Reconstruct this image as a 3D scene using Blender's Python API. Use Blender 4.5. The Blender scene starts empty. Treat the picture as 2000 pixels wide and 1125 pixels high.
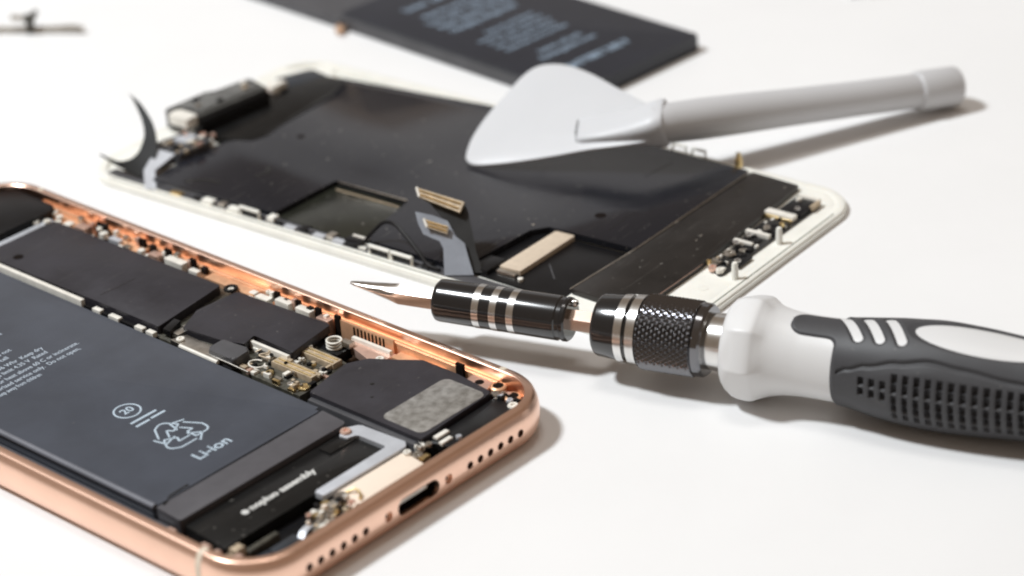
# Bench close-up: an opened phone, its lifted display, a loose cell, a bit driver and a plastic opening tool.
# Lengths are written in millimetres; 1 Blender unit = 10 mm.
import bpy, bmesh, math, random
from mathutils import Vector, Matrix
S = 0.1
PI = math.pi
random.seed(7)
scn = bpy.context.scene
COL = scn.collection

# ------------------------------------------------------------------ materials
def mat(name, col, rough=0.5, metal=0.0, var=0.0, vscale=3.0, bump=0.0, bscale=8.0, spec=0.5, coat=0.0, emit=None,
        col2=None, trans=0.0, sss=0.0, rvar=0.0, bdist=0.02, specks=0.0, speck_col=(0.22, 0.21, 0.19)):
    m = bpy.data.materials.new(name); m.use_nodes = True
    nt = m.node_tree; b = nt.nodes['Principled BSDF']
    b.inputs['Roughness'].default_value = rough
    b.inputs['Metallic'].default_value = metal
    b.inputs['Specular IOR Level'].default_value = spec
    b.inputs['Coat Weight'].default_value = coat
    b.inputs['Coat Roughness'].default_value = 0.12
    b.inputs['Transmission Weight'].default_value = trans
    if sss:
        b.inputs['Subsurface Weight'].default_value = sss
        b.inputs['Subsurface Radius'].default_value = (0.12, 0.1, 0.08)
    b.inputs['Base Color'].default_value = (*col, 1)
    tc = nt.nodes.new('ShaderNodeTexCoord')
    if var or col2 or rvar:
        n = nt.nodes.new('ShaderNodeTexNoise'); n.inputs['Scale'].default_value = vscale
        n.inputs['Detail'].default_value = 5; n.inputs['Roughness'].default_value = 0.6
        nt.links.new(tc.outputs['Object'], n.inputs['Vector'])
        if var or col2:
            r = nt.nodes.new('ShaderNodeValToRGB')
            c2 = col2 or tuple(c * (1 - var) for c in col)
            c1 = col if col2 else tuple(min(1, c * (1 + var)) for c in col)
            r.color_ramp.elements[0].position = 0.35; r.color_ramp.elements[1].position = 0.65
            r.color_ramp.elements[0].color = (*c2, 1); r.color_ramp.elements[1].color = (*c1, 1)
            nt.links.new(n.outputs['Fac'], r.inputs['Fac']); nt.links.new(r.outputs['Color'], b.inputs['Base Color'])
        if rvar:
            mr = nt.nodes.new('ShaderNodeMapRange')
            mr.inputs['From Min'].default_value = 0.3; mr.inputs['From Max'].default_value = 0.7
            mr.inputs['To Min'].default_value = max(0.03, rough - rvar); mr.inputs['To Max'].default_value = min(1, rough + rvar)
            nt.links.new(n.outputs['Fac'], mr.inputs['Value']); nt.links.new(mr.outputs['Result'], b.inputs['Roughness'])
    if specks:                                   # dust and fine rubbed scratches lying on the part itself
        src = b.inputs['Base Color'].links[0].from_socket if b.inputs['Base Color'].links else None
        d = nt.nodes.new('ShaderNodeTexNoise'); d.inputs['Scale'].default_value = 9; d.inputs['Detail'].default_value = 2
        mp = nt.nodes.new('ShaderNodeMapping'); mp.inputs['Rotation'].default_value = (0, 0, 0.6); mp.inputs['Scale'].default_value = (1.0, 26.0, 1.0)
        d2 = nt.nodes.new('ShaderNodeTexNoise'); d2.inputs['Scale'].default_value = 0.9; d2.inputs['Detail'].default_value = 3
        nt.links.new(tc.outputs['Object'], d.inputs['Vector']); nt.links.new(tc.outputs['Object'], mp.inputs['Vector'])
        nt.links.new(mp.outputs['Vector'], d2.inputs['Vector'])
        r1 = nt.nodes.new('ShaderNodeMapRange'); r1.inputs['From Min'].default_value = 0.70; r1.inputs['From Max'].default_value = 0.78
        r2 = nt.nodes.new('ShaderNodeMapRange'); r2.inputs['From Min'].default_value = 0.66; r2.inputs['From Max'].default_value = 0.80; r2.inputs['To Max'].default_value = 0.5
        nt.links.new(d.outputs['Fac'], r1.inputs['Value']); nt.links.new(d2.outputs['Fac'], r2.inputs['Value'])
        mx = nt.nodes.new('ShaderNodeMath'); mx.operation = 'MAXIMUM'
        nt.links.new(r1.outputs['Result'], mx.inputs[0]); nt.links.new(r2.outputs['Result'], mx.inputs[1])
        ml = nt.nodes.new('ShaderNodeMath'); ml.operation = 'MULTIPLY'; ml.inputs[1].default_value = specks
        nt.links.new(mx.outputs['Value'], ml.inputs[0])
        cm_ = nt.nodes.new('ShaderNodeMix'); cm_.data_type = 'RGBA'
        nt.links.new(ml.outputs['Value'], cm_.inputs['Factor'])
        if src: nt.links.new(src, cm_.inputs['A'])
        else: cm_.inputs['A'].default_value = (*col, 1)
        cm_.inputs['B'].default_value = (*speck_col, 1)
        nt.links.new(cm_.outputs['Result'], b.inputs['Base Color'])
    if bump:
        n2 = nt.nodes.new('ShaderNodeTexNoise'); n2.inputs['Scale'].default_value = bscale; n2.inputs['Detail'].default_value = 3 if bdist < .1 else 0.5
        bp = nt.nodes.new('ShaderNodeBump'); bp.inputs['Strength'].default_value = bump; bp.inputs['Distance'].default_value = bdist
        nt.links.new(tc.outputs['Object'], n2.inputs['Vector']); nt.links.new(n2.outputs['Fac'], bp.inputs['Height'])
        nt.links.new(bp.outputs['Normal'], b.inputs['Normal'])
    return m

M = {
    'table': mat('white_laminate', (0.80, 0.80, 0.80), 0.55, var=0.012, vscale=0.25, bump=0.03, bscale=6, spec=0.3),
    'gold': mat('rose_gold_aluminium', (0.95, 0.635, 0.49), 0.30, 1.0, var=0.03, vscale=1.2, bump=0.015, bscale=40),
    'gold_in': mat('machined_copper_tone', (0.86, 0.50, 0.30), 0.42, 0.5, var=0.15, vscale=3.5, bump=0.08, bscale=20),
    'gold_lip': mat('matte_rose_lip', (0.86, 0.52, 0.36), 0.45, 0.7),
    'band': mat('antenna_resin', (0.70, 0.60, 0.48), 0.5),
    'black': mat('black_plastic', (0.006, 0.006, 0.007), 0.38, var=0.3, vscale=2, spec=0.3),
    'hole': mat('dark_cavity', (0.008, 0.005, 0.004), 0.8, spec=0.1),
    'tape': mat('black_film_tape', (0.009, 0.009, 0.009), 0.30, spec=0.3, var=0.25, vscale=1.5, bump=0.12, bscale=4, specks=0.5),
    'cell': mat('slate_battery_pouch', (0.051, 0.059, 0.077), 0.34, var=0.12, vscale=0.9, bump=0.30, bdist=0.25, bscale=0.55, spec=0.6, specks=0.15),
    'cell_strip': mat('battery_fold_film', (0.085, 0.083, 0.092), 0.36, var=0.1, vscale=2, bump=0.1, bscale=2),
    'cell2': mat('charcoal_battery_pouch', (0.012, 0.014, 0.022), 0.40, var=0.1, vscale=0.8, bump=0.06, bscale=1.5, spec=0.5, specks=0.2),
    'cell2_edge': mat('battery_side_film', (0.07, 0.07, 0.076), 0.42, var=0.15, vscale=1.5),
    'ink': mat('pale_blue_ink', (0.44, 0.53, 0.61), 0.6),
    'ink_dim': mat('grey_ink', (0.42, 0.48, 0.55), 0.6),
    'ink_blue': mat('steel_blue_ink', (0.23, 0.30, 0.38), 0.6),
    'ink_white': mat('white_ink', (0.62, 0.62, 0.60), 0.6),
    'shield': mat('graphite_shield_film', (0.024, 0.0225, 0.029), 0.44, var=0.16, vscale=1.3, bump=0.22, bdist=0.08, bscale=1.6, rvar=0.05, specks=0.35),
    'shield_edge': mat('shield_seam', (0.014, 0.013, 0.014), 0.4),
    'lcd': mat('satin_slate_backplate', (0.016, 0.0165, 0.021), 0.15, var=0.10, vscale=0.5, bump=0.65, bscale=0.24, spec=0.4, rvar=0.07, bdist=0.5, specks=0.6),
    'lcd_low': mat('brown_black_film', (0.014, 0.012, 0.011), 0.36, var=0.35, vscale=1.4, bump=0.10, bscale=1.5, spec=0.5, specks=0.9),
    'olive': mat('smoked_olive_panel', (0.018, 0.019, 0.014), 0.28, var=0.3, vscale=1.6, bump=0.05, bscale=2, specks=0.7),
    'cream': mat('cream_plastic', (0.82, 0.81, 0.75), 0.45, var=0.04, vscale=2, sss=0.15),
    'glass': mat('white_glass_edge', (0.80, 0.80, 0.74), 0.18, var=0.05, vscale=1, coat=0.3),
    'steel': mat('bright_steel', (0.74, 0.73, 0.71), 0.22, 1.0, var=0.05, vscale=4),
    'nickel': mat('satin_nickel', (0.60, 0.57, 0.52), 0.34, 1.0, var=0.18, vscale=5, bump=0.1, bscale=25),
    'bracket': mat('grey_stamped_metal', (0.54, 0.56, 0.60), 0.45, 0.3, var=0.08, vscale=3),
    'pale': mat('pale_clip_metal', (0.86, 0.83, 0.76), 0.32, 0.12, var=0.08, vscale=6),
    'peach': mat('cream_peach_plate', (0.84, 0.72, 0.60), 0.5, var=0.03, vscale=1.5),
    'pinkm': mat('pink_copper_contact', (0.84, 0.58, 0.48), 0.35, 0.7, var=0.1, vscale=5),
    'brass': mat('gold_contacts', (0.85, 0.66, 0.34), 0.28, 1.0, var=0.12, vscale=8),
    'tan': mat('tan_connector', (0.52, 0.42, 0.30), 0.45, 0.3, var=0.2, vscale=9),
    'pcb': mat('dark_olive_pcb', (0.055, 0.052, 0.040), 0.45, var=0.5, vscale=6, bump=0.2, bscale=14),
    'graphite': mat('mottled_graphite_label', (0.46, 0.45, 0.43), 0.42, 0.55, col2=(0.25, 0.24, 0.22), vscale=7, bump=0.12, bscale=9),
    'flex': mat('grey_flex_circuit', (0.27, 0.29, 0.33), 0.4, 0.25, var=0.1, vscale=2.5),
    'flex_dark': mat('black_flex_circuit', (0.014, 0.014, 0.014), 0.35, var=0.3, vscale=3),
    'beige': mat('beige_foam_strip', (0.60, 0.50, 0.39), 0.6, var=0.06, vscale=8, bump=0.15, bscale=12),
    'blade': mat('white_nylon', (0.60, 0.61, 0.63), 0.42, var=0.01, vscale=1, sss=0.05),
    'rod': mat('light_grey_plastic', (0.55, 0.55, 0.56), 0.42, var=0.015, vscale=0.7),
    'holder': mat('polished_black_metal', (0.010, 0.010, 0.011), 0.17, 0.0, spec=0.8, coat=0.2),
    'knurl': mat('black_chrome_knurl', (0.20, 0.20, 0.21), 0.13, 1.0),
    'handle': mat('white_handle_plastic', (0.68, 0.68, 0.68), 0.42, var=0.012, vscale=0.5, sss=0.04),
    'rubber': mat('charcoal_rubber', (0.050, 0.050, 0.054), 0.52, var=0.05, vscale=2, bump=0.05, bscale=30, spec=0.4, specks=0.25),
    'blued': mat('blue_grey_film', (0.03, 0.036, 0.045), 0.35, var=0.3, vscale=2),
}

# ------------------------------------------------------------------ geometry helpers
def V(*a): return Vector(a) * S

def thing(name, label, cat, loc=(0, 0, 0), rz=0.0, group=None):
    o = bpy.data.objects.new(name, None); COL.objects.link(o)
    o.empty_display_size = 0.5
    o.location = Vector(loc) * S; o.rotation_euler = (0, 0, rz)
    o['label'] = label; o['category'] = cat
    if group: o['group'] = group
    return o

def link(name, me, m, parent, label=None, smooth=35):
    o = bpy.data.objects.new(name, me); COL.objects.link(o)
    if m is not None:
        me.materials.clear(); me.materials.append(M[m] if isinstance(m, str) else m)
    if parent is not None: o.parent = parent
    if label: o['label'] = label
    if smooth is not None:
        me.polygons.foreach_set('use_smooth', [True] * len(me.polygons))
        me.set_sharp_from_angle(angle=math.radians(smooth))
    return o

def from_bm(name, bm, m, parent, label=None, smooth=35):
    bmesh.ops.recalc_face_normals(bm, faces=bm.faces)
    me = bpy.data.meshes.new(name); bm.to_mesh(me); bm.free()
    return link(name, me, m, parent, label, smooth)

def raw(name, verts, faces, m, parent, label=None, smooth=35):
    bm = bmesh.new()
    vs = [bm.verts.new(Vector(v) * S) for v in verts]
    for f in faces:
        try: bm.faces.new([vs[i] for i in f])
        except ValueError: pass
    return from_bm(name, bm, m, parent, label, smooth)

def rounded(poly, r, n=5):
    """Round the corners of a polygon; r is one radius or one per corner."""
    out = []; k = len(poly)
    for i in range(k):
        ri = r[i] if isinstance(r, (list, tuple)) else r
        p = Vector(poly[i]); a = Vector(poly[i - 1]) - p; b = Vector(poly[(i + 1) % k]) - p
        la, lb = a.length, b.length
        if ri <= 0: out.append(tuple(p)); continue
        a.normalize(); b.normalize()
        ang = a.angle(b)
        t = min(ri / math.tan(ang / 2), la * .48, lb * .48)
        rr = t * math.tan(ang / 2)
        c = p + (a + b).normalized() * (rr / math.sin(ang / 2))
        s = p + a * t; e = p + b * t
        a0 = math.atan2(s.y - c.y, s.x - c.x); a1 = math.atan2(e.y - c.y, e.x - c.x)
        d = (a1 - a0 + PI) % (2 * PI) - PI
        for j in range(n + 1):
            q = a0 + d * j / n
            out.append((c.x + rr * math.cos(q), c.y + rr * math.sin(q)))
    return out

def rect(x0, y0, x1, y1): return [(x0, y0), (x1, y0), (x1, y1), (x0, y1)]

def prism(name, poly, z0, z1, m, parent, bev=0.12, seg=2, r=0.0, label=None, tilt=None):
    if r: poly = rounded(poly, r)
    area = sum(poly[i - 1][0] * poly[i][1] - poly[i][0] * poly[i - 1][1] for i in range(len(poly)))
    if area < 0: poly = poly[::-1]
    bm = bmesh.new(); n = len(poly)
    lo = [bm.verts.new(V(x, y, z0)) for x, y in poly]
    f = tilt or (lambda x, y: 0.0)
    hi = [bm.verts.new(V(x, y, z1 + f(x, y))) for x, y in poly]
    top = bm.faces.new(hi); bm.faces.new(lo[::-1])
    for i in range(n):
        bm.faces.new((lo[i], lo[(i + 1) % n], hi[(i + 1) % n], hi[i]))
    if bev:
        es = [e for e in top.edges]
        bmesh.ops.bevel(bm, geom=es, offset=bev * S, segments=seg, profile=0.5, affect='EDGES', clamp_overlap=True)
    return from_bm(name, bm, m, parent, label)

def box(name, x0, y0, x1, y1, z0, z1, m, parent, bev=0.1, r=0.0, label=None):
    return prism(name, rect(x0, y0, x1, y1), z0, z1, m, parent, bev, 2, r, label)

def lathe(name, prof, m, parent, n=64, axis='x', at=(0, 0, 0), mod=None, smooth=35, label=None):
    """prof: (s, r) pairs along the axis; mod(s, phi, r) -> r."""
    bm = bmesh.new(); rings = []
    for s, r in prof:
        ring = []
        for k in range(n):
            ph = 2 * PI * k / n
            rr = mod(s, ph, r) if mod else r
            if axis == 'x': p = (s, -rr * math.sin(ph), rr * math.cos(ph))
            elif axis == 'z': p = (rr * math.cos(ph), rr * math.sin(ph), s)
            else: p = (rr * math.cos(ph), s, rr * math.sin(ph))
            ring.append(bm.verts.new(V(p[0] + at[0], p[1] + at[1], p[2] + at[2])))
        rings.append(ring)
    for a, b in zip(rings, rings[1:]):
        for k in range(n):
            bm.faces.new((a[k], a[(k + 1) % n], b[(k + 1) % n], b[k]))
    bm.faces.new(rings[0][::-1]); bm.faces.new(rings[-1])
    return from_bm(name, bm, m, parent, label, smooth)

def tube(name, path, r, m, parent, n=8, closed=False, flat=1.0, label=None):
    pts = [Vector(p) * S for p in path]; bm = bmesh.new(); rings = []
    k = len(pts); up = Vector((0, 0, 1))
    for i, p in enumerate(pts):
        if closed: t = pts[(i + 1) % k] - pts[i - 1]
        else: t = pts[min(i + 1, k - 1)] - pts[max(i - 1, 0)]
        t.normalize()
        a = t.cross(up)
        if a.length < 1e-3: a = t.cross(Vector((1, 0, 0)))
        a.normalize(); b = a.cross(t)
        rings.append([bm.verts.new(p + (a * math.cos(2 * PI * j / n) + b * (math.sin(2 * PI * j / n) * flat)) * (r * S)) for j in range(n)])
    for i in range(k if closed else k - 1):
        A, B = rings[i], rings[(i + 1) % k]
        for j in range(n): bm.faces.new((A[j], A[(j + 1) % n], B[(j + 1) % n], B[j]))
    if not closed:
        bm.faces.new(rings[0][::-1]); bm.faces.new(rings[-1])
    return from_bm(name, bm, m, parent, label)

def smoothpath(pts, n=6):
    out = []; P = [Vector(p) for p in pts]; k = len(P)
    for i in range(k - 1):
        p0, p1, p2, p3 = P[max(i - 1, 0)], P[i], P[i + 1], P[min(i + 2, k - 1)]
        for j in range(n):
            t = j / n
            out.append(0.5 * ((2 * p1) + (p2 - p0) * t + (2 * p0 - 5 * p1 + 4 * p2 - p3) * t * t + (3 * p1 - p0 - 3 * p2 + p3) * t ** 3))
    out.append(P[-1]); return out

def ribbon(name, left, right, th, m, parent, n=5, label=None):
    L = smoothpath(left, n); R = smoothpath(right, n)
    bm = bmesh.new(); rows = []
    for i in range(len(L)):
        a, b = L[i], R[i]
        t = (L[min(i + 1, len(L) - 1)] - L[max(i - 1, 0)]) + (R[min(i + 1, len(R) - 1)] - R[max(i - 1, 0)])
        nn = t.cross(b - a)
        nn = nn.normalized() * (th / 2) if nn.length > 1e-6 else Vector((0, 0, th / 2))
        rows.append([bm.verts.new(q * S) for q in (a + nn, b + nn, b - nn, a - nn)])
    for A, B in zip(rows, rows[1:]):
        for j in range(4): bm.faces.new((A[j], A[(j + 1) % 4], B[(j + 1) % 4], B[j]))
    bm.faces.new(rows[0][::-1]); bm.faces.new(rows[-1])
    return from_bm(name, bm, m, parent, label)

def sheet(name, pts, th, m, parent, label=None, off=0.0):
    """A flat-ish outline in space given a thickness along its mean normal."""
    P = [Vector(p) for p in pts]; k = len(P); nn = Vector()
    for i in range(k): nn += P[i - 1].cross(P[i])
    nn.normalize()
    if nn.z < 0: nn = -nn
    verts = [p + nn * (off + th / 2) for p in P] + [p + nn * (off - th / 2) for p in P]
    faces = [tuple(range(k)), tuple(range(2 * k - 1, k - 1, -1))] + [(i, (i + 1) % k, k + (i + 1) % k, k + i) for i in range(k)]
    return raw(name, verts, faces, m, parent, label)

def text(name, body, x, y, z, size, m, parent, align='LEFT', rz=0.0, sx=1.0, bold=0.0, label=None, space=1.0):
    cu = bpy.data.curves.new(name, 'FONT'); cu.body = body; cu.size = size * S
    cu.align_x = align; cu.align_y = 'CENTER'; cu.extrude = 0.004 * S * 10 * 0.5; cu.offset = bold * S; cu.space_character = space
    cu.resolution_u = 3
    t = bpy.data.objects.new(name + '_outline', cu); COL.objects.link(t)
    dg = bpy.context.evaluated_depsgraph_get()
    me = bpy.data.meshes.new_from_object(t.evaluated_get(dg))
    bpy.data.objects.remove(t); bpy.data.curves.remove(cu)
    me.transform(Matrix.Translation(V(x, y, z)) @ Matrix.Rotation(rz, 4, 'Z') @ Matrix.Diagonal((sx, 1, 1, 1)))
    return link(name, me, m, parent, label, smooth=None)

def screw(name, x, y, z, r, m, parent, h=0.5):
    o = lathe(name, [(z, r * .9), (z + h * .6, r), (z + h, r * .85), (z + h, r * .4), (z + h - .25, r * .36)], m, parent, n=20, axis='z', at=(x, y, 0), smooth=30)
    return o

# ------------------------------------------------------------------ table
bm = bmesh.new()
bmesh.ops.create_grid(bm, x_segments=4, y_segments=4, size=5000 * S)
tb = from_bm('tabletop', bm, 'table', None); tb['kind'] = 'structure'

# ------------------------------------------------------------------ opened phone  (x across 0..67.3, y from the port end 0..138.4)
phone = thing('opened_phone', 'opened rose gold phone lying face up with its battery and boards bare', 'phone', (-38.955, -25.287, 0), math.radians(46.626))
W, L, R = 67.3, 138.4, 10.0

def sweep_ring(name, prof, m, parent, w=W, l=L, r=R, n=22):
    bm = bmesh.new(); rings = []
    for cx, cy, a0 in ((w - r, r, -90), (w - r, l - r, 0), (r, l - r, 90), (r, r, 180)):
        for k in range(n + 1):
            a = math.radians(a0 + 90 * k / n)
            rings.append([bm.verts.new(V(cx + (r + d) * math.cos(a), cy + (r + d) * math.sin(a), z)) for d, z in prof])
    k = len(prof)
    for i in range(len(rings)):
        A, B = rings[i], rings[(i + 1) % len(rings)]
        for j in range(k): bm.faces.new((A[j], B[j], B[(j + 1) % k], A[(j + 1) % k]))
    return from_bm(name, bm, m, parent, smooth=32)

prof = []
for k in range(15):
    a = math.radians(-90 + 165 * k / 14)
    c, s = math.cos(a), math.sin(a)
    prof.append((-2.0 + 2.0 * math.copysign(abs(c) ** .85, c), 3.62 + 3.42 * math.copysign(abs(s) ** .92, s)))
prof = prof[:-2]
prof += [(-.62, 6.42), (-.80, 6.62), (-.95, 6.80), (-1.08, 6.88), (-2.2, 6.93), (-2.3, 6.86), (-2.32, 1.0), (-2.3, 0.3)]
housing = sweep_ring('housing', prof, 'gold', phone)
# holes through the port end, cut for real
bm = bmesh.new()
def cut_cyl(x, z, r, y0=-1.0, y1=3.4, n=20):
    a = [bm.verts.new(V(x + r * math.cos(2 * PI * k / n), y0, z + r * math.sin(2 * PI * k / n))) for k in range(n)]
    b = [bm.verts.new(V(x + r * math.cos(2 * PI * k / n), y1, z + r * math.sin(2 * PI * k / n))) for k in range(n)]
    bm.faces.new(a); bm.faces.new(b[::-1])
    for k in range(n): bm.faces.new((a[k], b[k], b[(k + 1) % n], a[(k + 1) % n]))
def slot_poly(cx, cz, hw, hh, n=10):
    return [(cx + (hw - hh) + hh * math.cos(a), cz + hh * math.sin(a)) for a in [(-PI / 2 + PI * k / n) for k in range(n + 1)]] + \
           [(cx - (hw - hh) + hh * math.cos(a), cz + hh * math.sin(a)) for a in [(PI / 2 + PI * k / n) for k in range(n + 1)]]
hx = [11.3 + 2.306 * k for k in range(6)]
CX = W / 2
for s in (-1, 1):
    for h in hx: cut_cyl(CX + s * h, 3.6, 0.66)
    cut_cyl(CX + s * 6.49, 3.6, 0.82)
sp = slot_poly(CX, 3.6, 4.5, 1.38)
a = [bm.verts.new(V(x, -1, z)) for x, z in sp]; b = [bm.verts.new(V(x, 3.4, z)) for x, z in sp]
bm.faces.new(a); bm.faces.new(b[::-1])
for k in range(len(sp)): bm.faces.new((a[k], b[k], b[(k + 1) % len(sp)], a[(k + 1) % len(sp)]))
cutter = from_bm('cutter', bm, 'hole', phone)
md = housing.modifiers.new('holes', 'BOOLEAN'); md.operation = 'DIFFERENCE'; md.solver = 'EXACT'; md.object = cutter
dg = bpy.context.evaluated_depsgraph_get()
nm = bpy.data.meshes.new_from_object(housing.evaluated_get(dg))
housing.modifiers.clear(); housing.data = nm
nm.materials.clear(); nm.materials.append(M['gold'])
nm.polygons.foreach_set('material_index', [0] * len(nm.polygons))
nm.polygons.foreach_set('use_smooth', [True] * len(nm.polygons)); nm.set_sharp_from_angle(angle=math.radians(32))
bpy.data.objects.remove(cutter)
# dark liners behind each opening
for s in (-1, 1):
    for h in hx:
        lathe('speaker_hole', [(1.05, .60), (2.2, .60), (2.2, .64), (0.95, .645)], 'hole', housing, n=16, axis='y', at=(CX + s * h, 0, 3.6))
    sc = lathe('case_screw', [(0.45, .74), (0.62, .76), (1.8, .76)], 'gold_lip', housing, n=20, axis='y', at=(CX + s * 6.49, 0, 3.6))
    lathe('screw_socket', [(0.40, .30), (0.46, .34)], 'hole', sc, n=5, axis='y', at=(CX + s * 6.49, 0, 3.6))
prt = raw('charging_port', [(x, y, z) for y in (0.9, 2.25) for x, z in slot_poly(CX, 3.6, 4.46, 1.34)],
    [tuple(range(22, 44))] + [(k, (k + 1) % 22, 22 + (k + 1) % 22, 22 + k) for k in range(22)], 'hole', housing)
box('contact_tongue', CX - 3.3, 1.5, CX + 3.3, 2.2, 3.2, 3.6, 'nickel', prt, bev=.05)
# antenna breaks
def band(x, sgn, y0, y1):
    out = [(d + .03, z + .02) for d, z in prof[1:18]]
    vs = []
    for y in (y0, y1): vs += [((-d if sgn < 0 else W + d), y, z) for d, z in out]
    k = len(out)
    raw('antenna_band', vs, [(i, i + 1, k + i + 1, k + i) for i in range(k - 1)], 'band', housing)
band(0, -1, 11.2, 12.3); band(W, 1, 11.2, 12.3); band(0, -1, 126.2, 127.3); band(W, 1, 126.2, 127.3)
prism('back_plate', rounded(rect(2.1, 2.1, W - 2.1, L - 2.1), 8.2, 10), 0.12, 1.0, 'black', phone, bev=0)
# warm inner walls and the machined ledges of the far side
box('inner_wall', W - 3.1, 12, W - 2.33, 126, 1.0, 5.0, 'gold_in', phone, bev=.1)
box('inner_wall', 2.33, 12, 2.95, 126, 1.0, 5.6, 'black', phone, bev=.1, label='dark inner wall along the battery side')
for y0, y1, z in ((66, 78, 4.9), (95, 103, 4.6), (112, 120, 4.6), (23, 33, 3.8)):
    box('ledge', W - 5.4, y0, W - 3.12, y1, 1.0, z, 'gold_in', phone, bev=.15)
# ribbed recess in the far wall
vent = box('ribbed_wall', W - 3.5, 34.2, W - 3.13, 46.5, 1.0, 5.6, 'gold_in', phone, bev=.05)
for k in range(9):
    box('rib_groove', W - 3.58, 36.3 + k * .85, W - 3.45, 36.62 + k * .85, 3.6, 5.2, 'hole', vent, bev=0)

# --- battery of the phone
bat = prism('battery', rounded(rect(6.3, 27.9, 41.3, 118), .9), 1.1, 5.55, 'cell', phone, bev=1.0, seg=5)
prism('end_fold', rounded(rect(6.5, 22.6, 41.2, 27.8), [.6, .6, .1, .1]), 1.1, 5.2, 'cell_strip', bat, bev=.35, seg=3, tilt=lambda x, y: 0.07 * (y - 25))
tube('crease', [(8.0, 27.85, 5.30), (16, 27.9, 5.34), (30, 27.8, 5.33), (40.6, 27.9, 5.3)], .2, 'tape', bat, flat=.5)
tube('crease', smoothpath([(7.6, 27.4, 5.3), (9.6, 28.3, 5.5), (13.5, 28.5, 5.53)]), .3, 'tape', bat, flat=.3)
box('edge_film', 4.9, 24.5, 6.25, 117, 1.1, 3.6, 'cell_strip', bat, bev=.5)
TZ = 5.545
cxm = 22.7
def ring2(name, cx, cy, r, rr, m, parent, z=TZ, n=36):
    return tube(name, [(cx + r * math.cos(2 * PI * k / n), cy + r * math.sin(2 * PI * k / n), z) for k in range(n)], rr, m, parent, n=6, closed=True, flat=.35)
mk = ring2('service_mark', cxm - .1, 52.9, 2.15, .17, 'ink', bat)
text('printed_number', '20', cxm - .1, 52.9, TZ + .03, 2.3, 'ink', mk, 'CENTER', bold=.04)
for x0, x1, y in ((20.2, 25.5, 49.35), (20.1, 22.9, 47.95), (23.3, 26.2, 48.05)):
    tube('printed_bar', [(x0, y, TZ), (x1, y, TZ)], .27, 'ink', bat, n=6, flat=.2)
# chasing-arrow recycling mark: three folded arrows in outline
def arrow_outline(a, cx, cy, sc):
    pts = [(-2.5, -2.55), (0.55, -2.55), (0.55, -3.35), (2.35, -1.75), (0.55, -0.15), (0.55, -0.95), (-1.55, -0.95), (-1.0, 0.05), (-2.75, 1.1), (-4.2, -1.4)]
    out = []
    for x, y in rounded([(x, y - .7) for x, y in pts], [.5, 0, 0, .15, 0, 0, .1, .1, .1, 1.2], 3):
        c, s = math.cos(a), math.sin(a)
        out.append((cx + sc * (x * c - y * s), cy + sc * (x * s + y * c), TZ))
    return out
for k in range(3):
    tube('recycling_arrow', arrow_outline(k * 2 * PI / 3, cxm + .2, 40.9, 1.04), .18, 'ink', bat, n=6, closed=True, flat=.3)
text('printed_word', 'Li-ion', cxm + .1, 33.3, TZ + .03, 3.1, 'ink', bat, 'CENTER', bold=.05)
lines = [(31.5, 75.2, 'Authorized service only.  Do not open,'), (32.6, 76.9, 'crush or heat above 60 C or incinerate.'), (27.5, 78.8, 'Charging voltage limit 4.35 V  Rated'),
         (27.9, 80.5, '1821 mAh  3.82 V  6.96 Whr  Keep dry'), (22.4, 82.6, 'Rechargeable Li-ion battery pack cell'), (24.3, 84.4, 'Potential for fire or burning.  Do not'), (19.5, 86.2, 'disassemble or puncture, read manual'),
         (24.0, 88.2, 'before use and dispose of properly as'), (27.0, 90.2, 'required by the local rules in force'), (26.0, 92.2, 'Assembled with cells of high density'), (28.0, 96.5, 'Rechargeable battery')]
for xe, y, s in lines:
    text('printed_line', s, xe, y, TZ + .02, 1.5 if y < 95 else 2.4, 'ink_dim', bat, 'RIGHT', sx=.82, bold=.015)
text('printed_line', 'Keep away from children', 22.0, 73.6, TZ + .02, 1.5, 'ink_dim', bat, 'RIGHT', sx=.6, bold=.015)

tube('edge_highlight', [(6.62, 28.3, 5.18), (6.6, 60, 5.2), (6.6, 117, 5.2)], .52, mat('pouch_edge_highlight', (0.15, 0.155, 0.18), 0.42, var=0.1, vscale=1.5), bat, n=12)  # lighter strip painting the highlight along the battery's near bevel
# --- main board with its two film-covered shields
board = prism('logic_board', [(43.6, 60), (62.2, 60), (62.4, 117.5), (43.6, 117.5)], 2.2, 4.0, 'pcb', phone, bev=.05)
p1 = prism('shield_plate', rounded([(44.2, 69.9), (60.6, 72.3), (60.2, 116.2), (47.4, 116.6), (44.0, 112.0)], .5), 4.0, 5.6, 'shield', board, bev=.18)
lathe('plate_hole', [(5.50, .95), (5.63, .95)], 'hole', p1, n=24, axis='z', at=(46.9, 110.3, 0))
tube('plate_seam', [(46.0, 86.9, 5.6), (49.5, 86.6, 5.6), (53.6, 86.6, 5.6)], .10, 'shield_edge', p1, flat=.4)
prism('shield_plate', rounded([(51.4, 45.2), (62.0, 47.0), (61.0, 68.6), (52.3, 69.3), (46.6, 66.5), (47.6, 57.5), (48.9, 53.9), (52.1, 55.1)], .45), 3.9, 5.35, 'shield', board, bev=.18, label='stepped dark shield plate over the middle of the board')
box('board_rail', 42.9, 88.5, 43.75, 118, 3.2, 5.35, 'pale', board, bev=.1, label='bright metal rail beside the battery')
box('board_rail', 43.0, 70.2, 43.8, 88.0, 3.0, 4.6, 'black', board, bev=.1, label='dark rail beside the battery')
for y0, y1 in ((83.4, 85.4), (78.6, 81.2), (72.5, 74.5), (69.8, 71.6)):
    box('rail_clip', 42.7, y0, 43.7, y1, 4.0, 4.95, 'pale', board, bev=.1)
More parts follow.
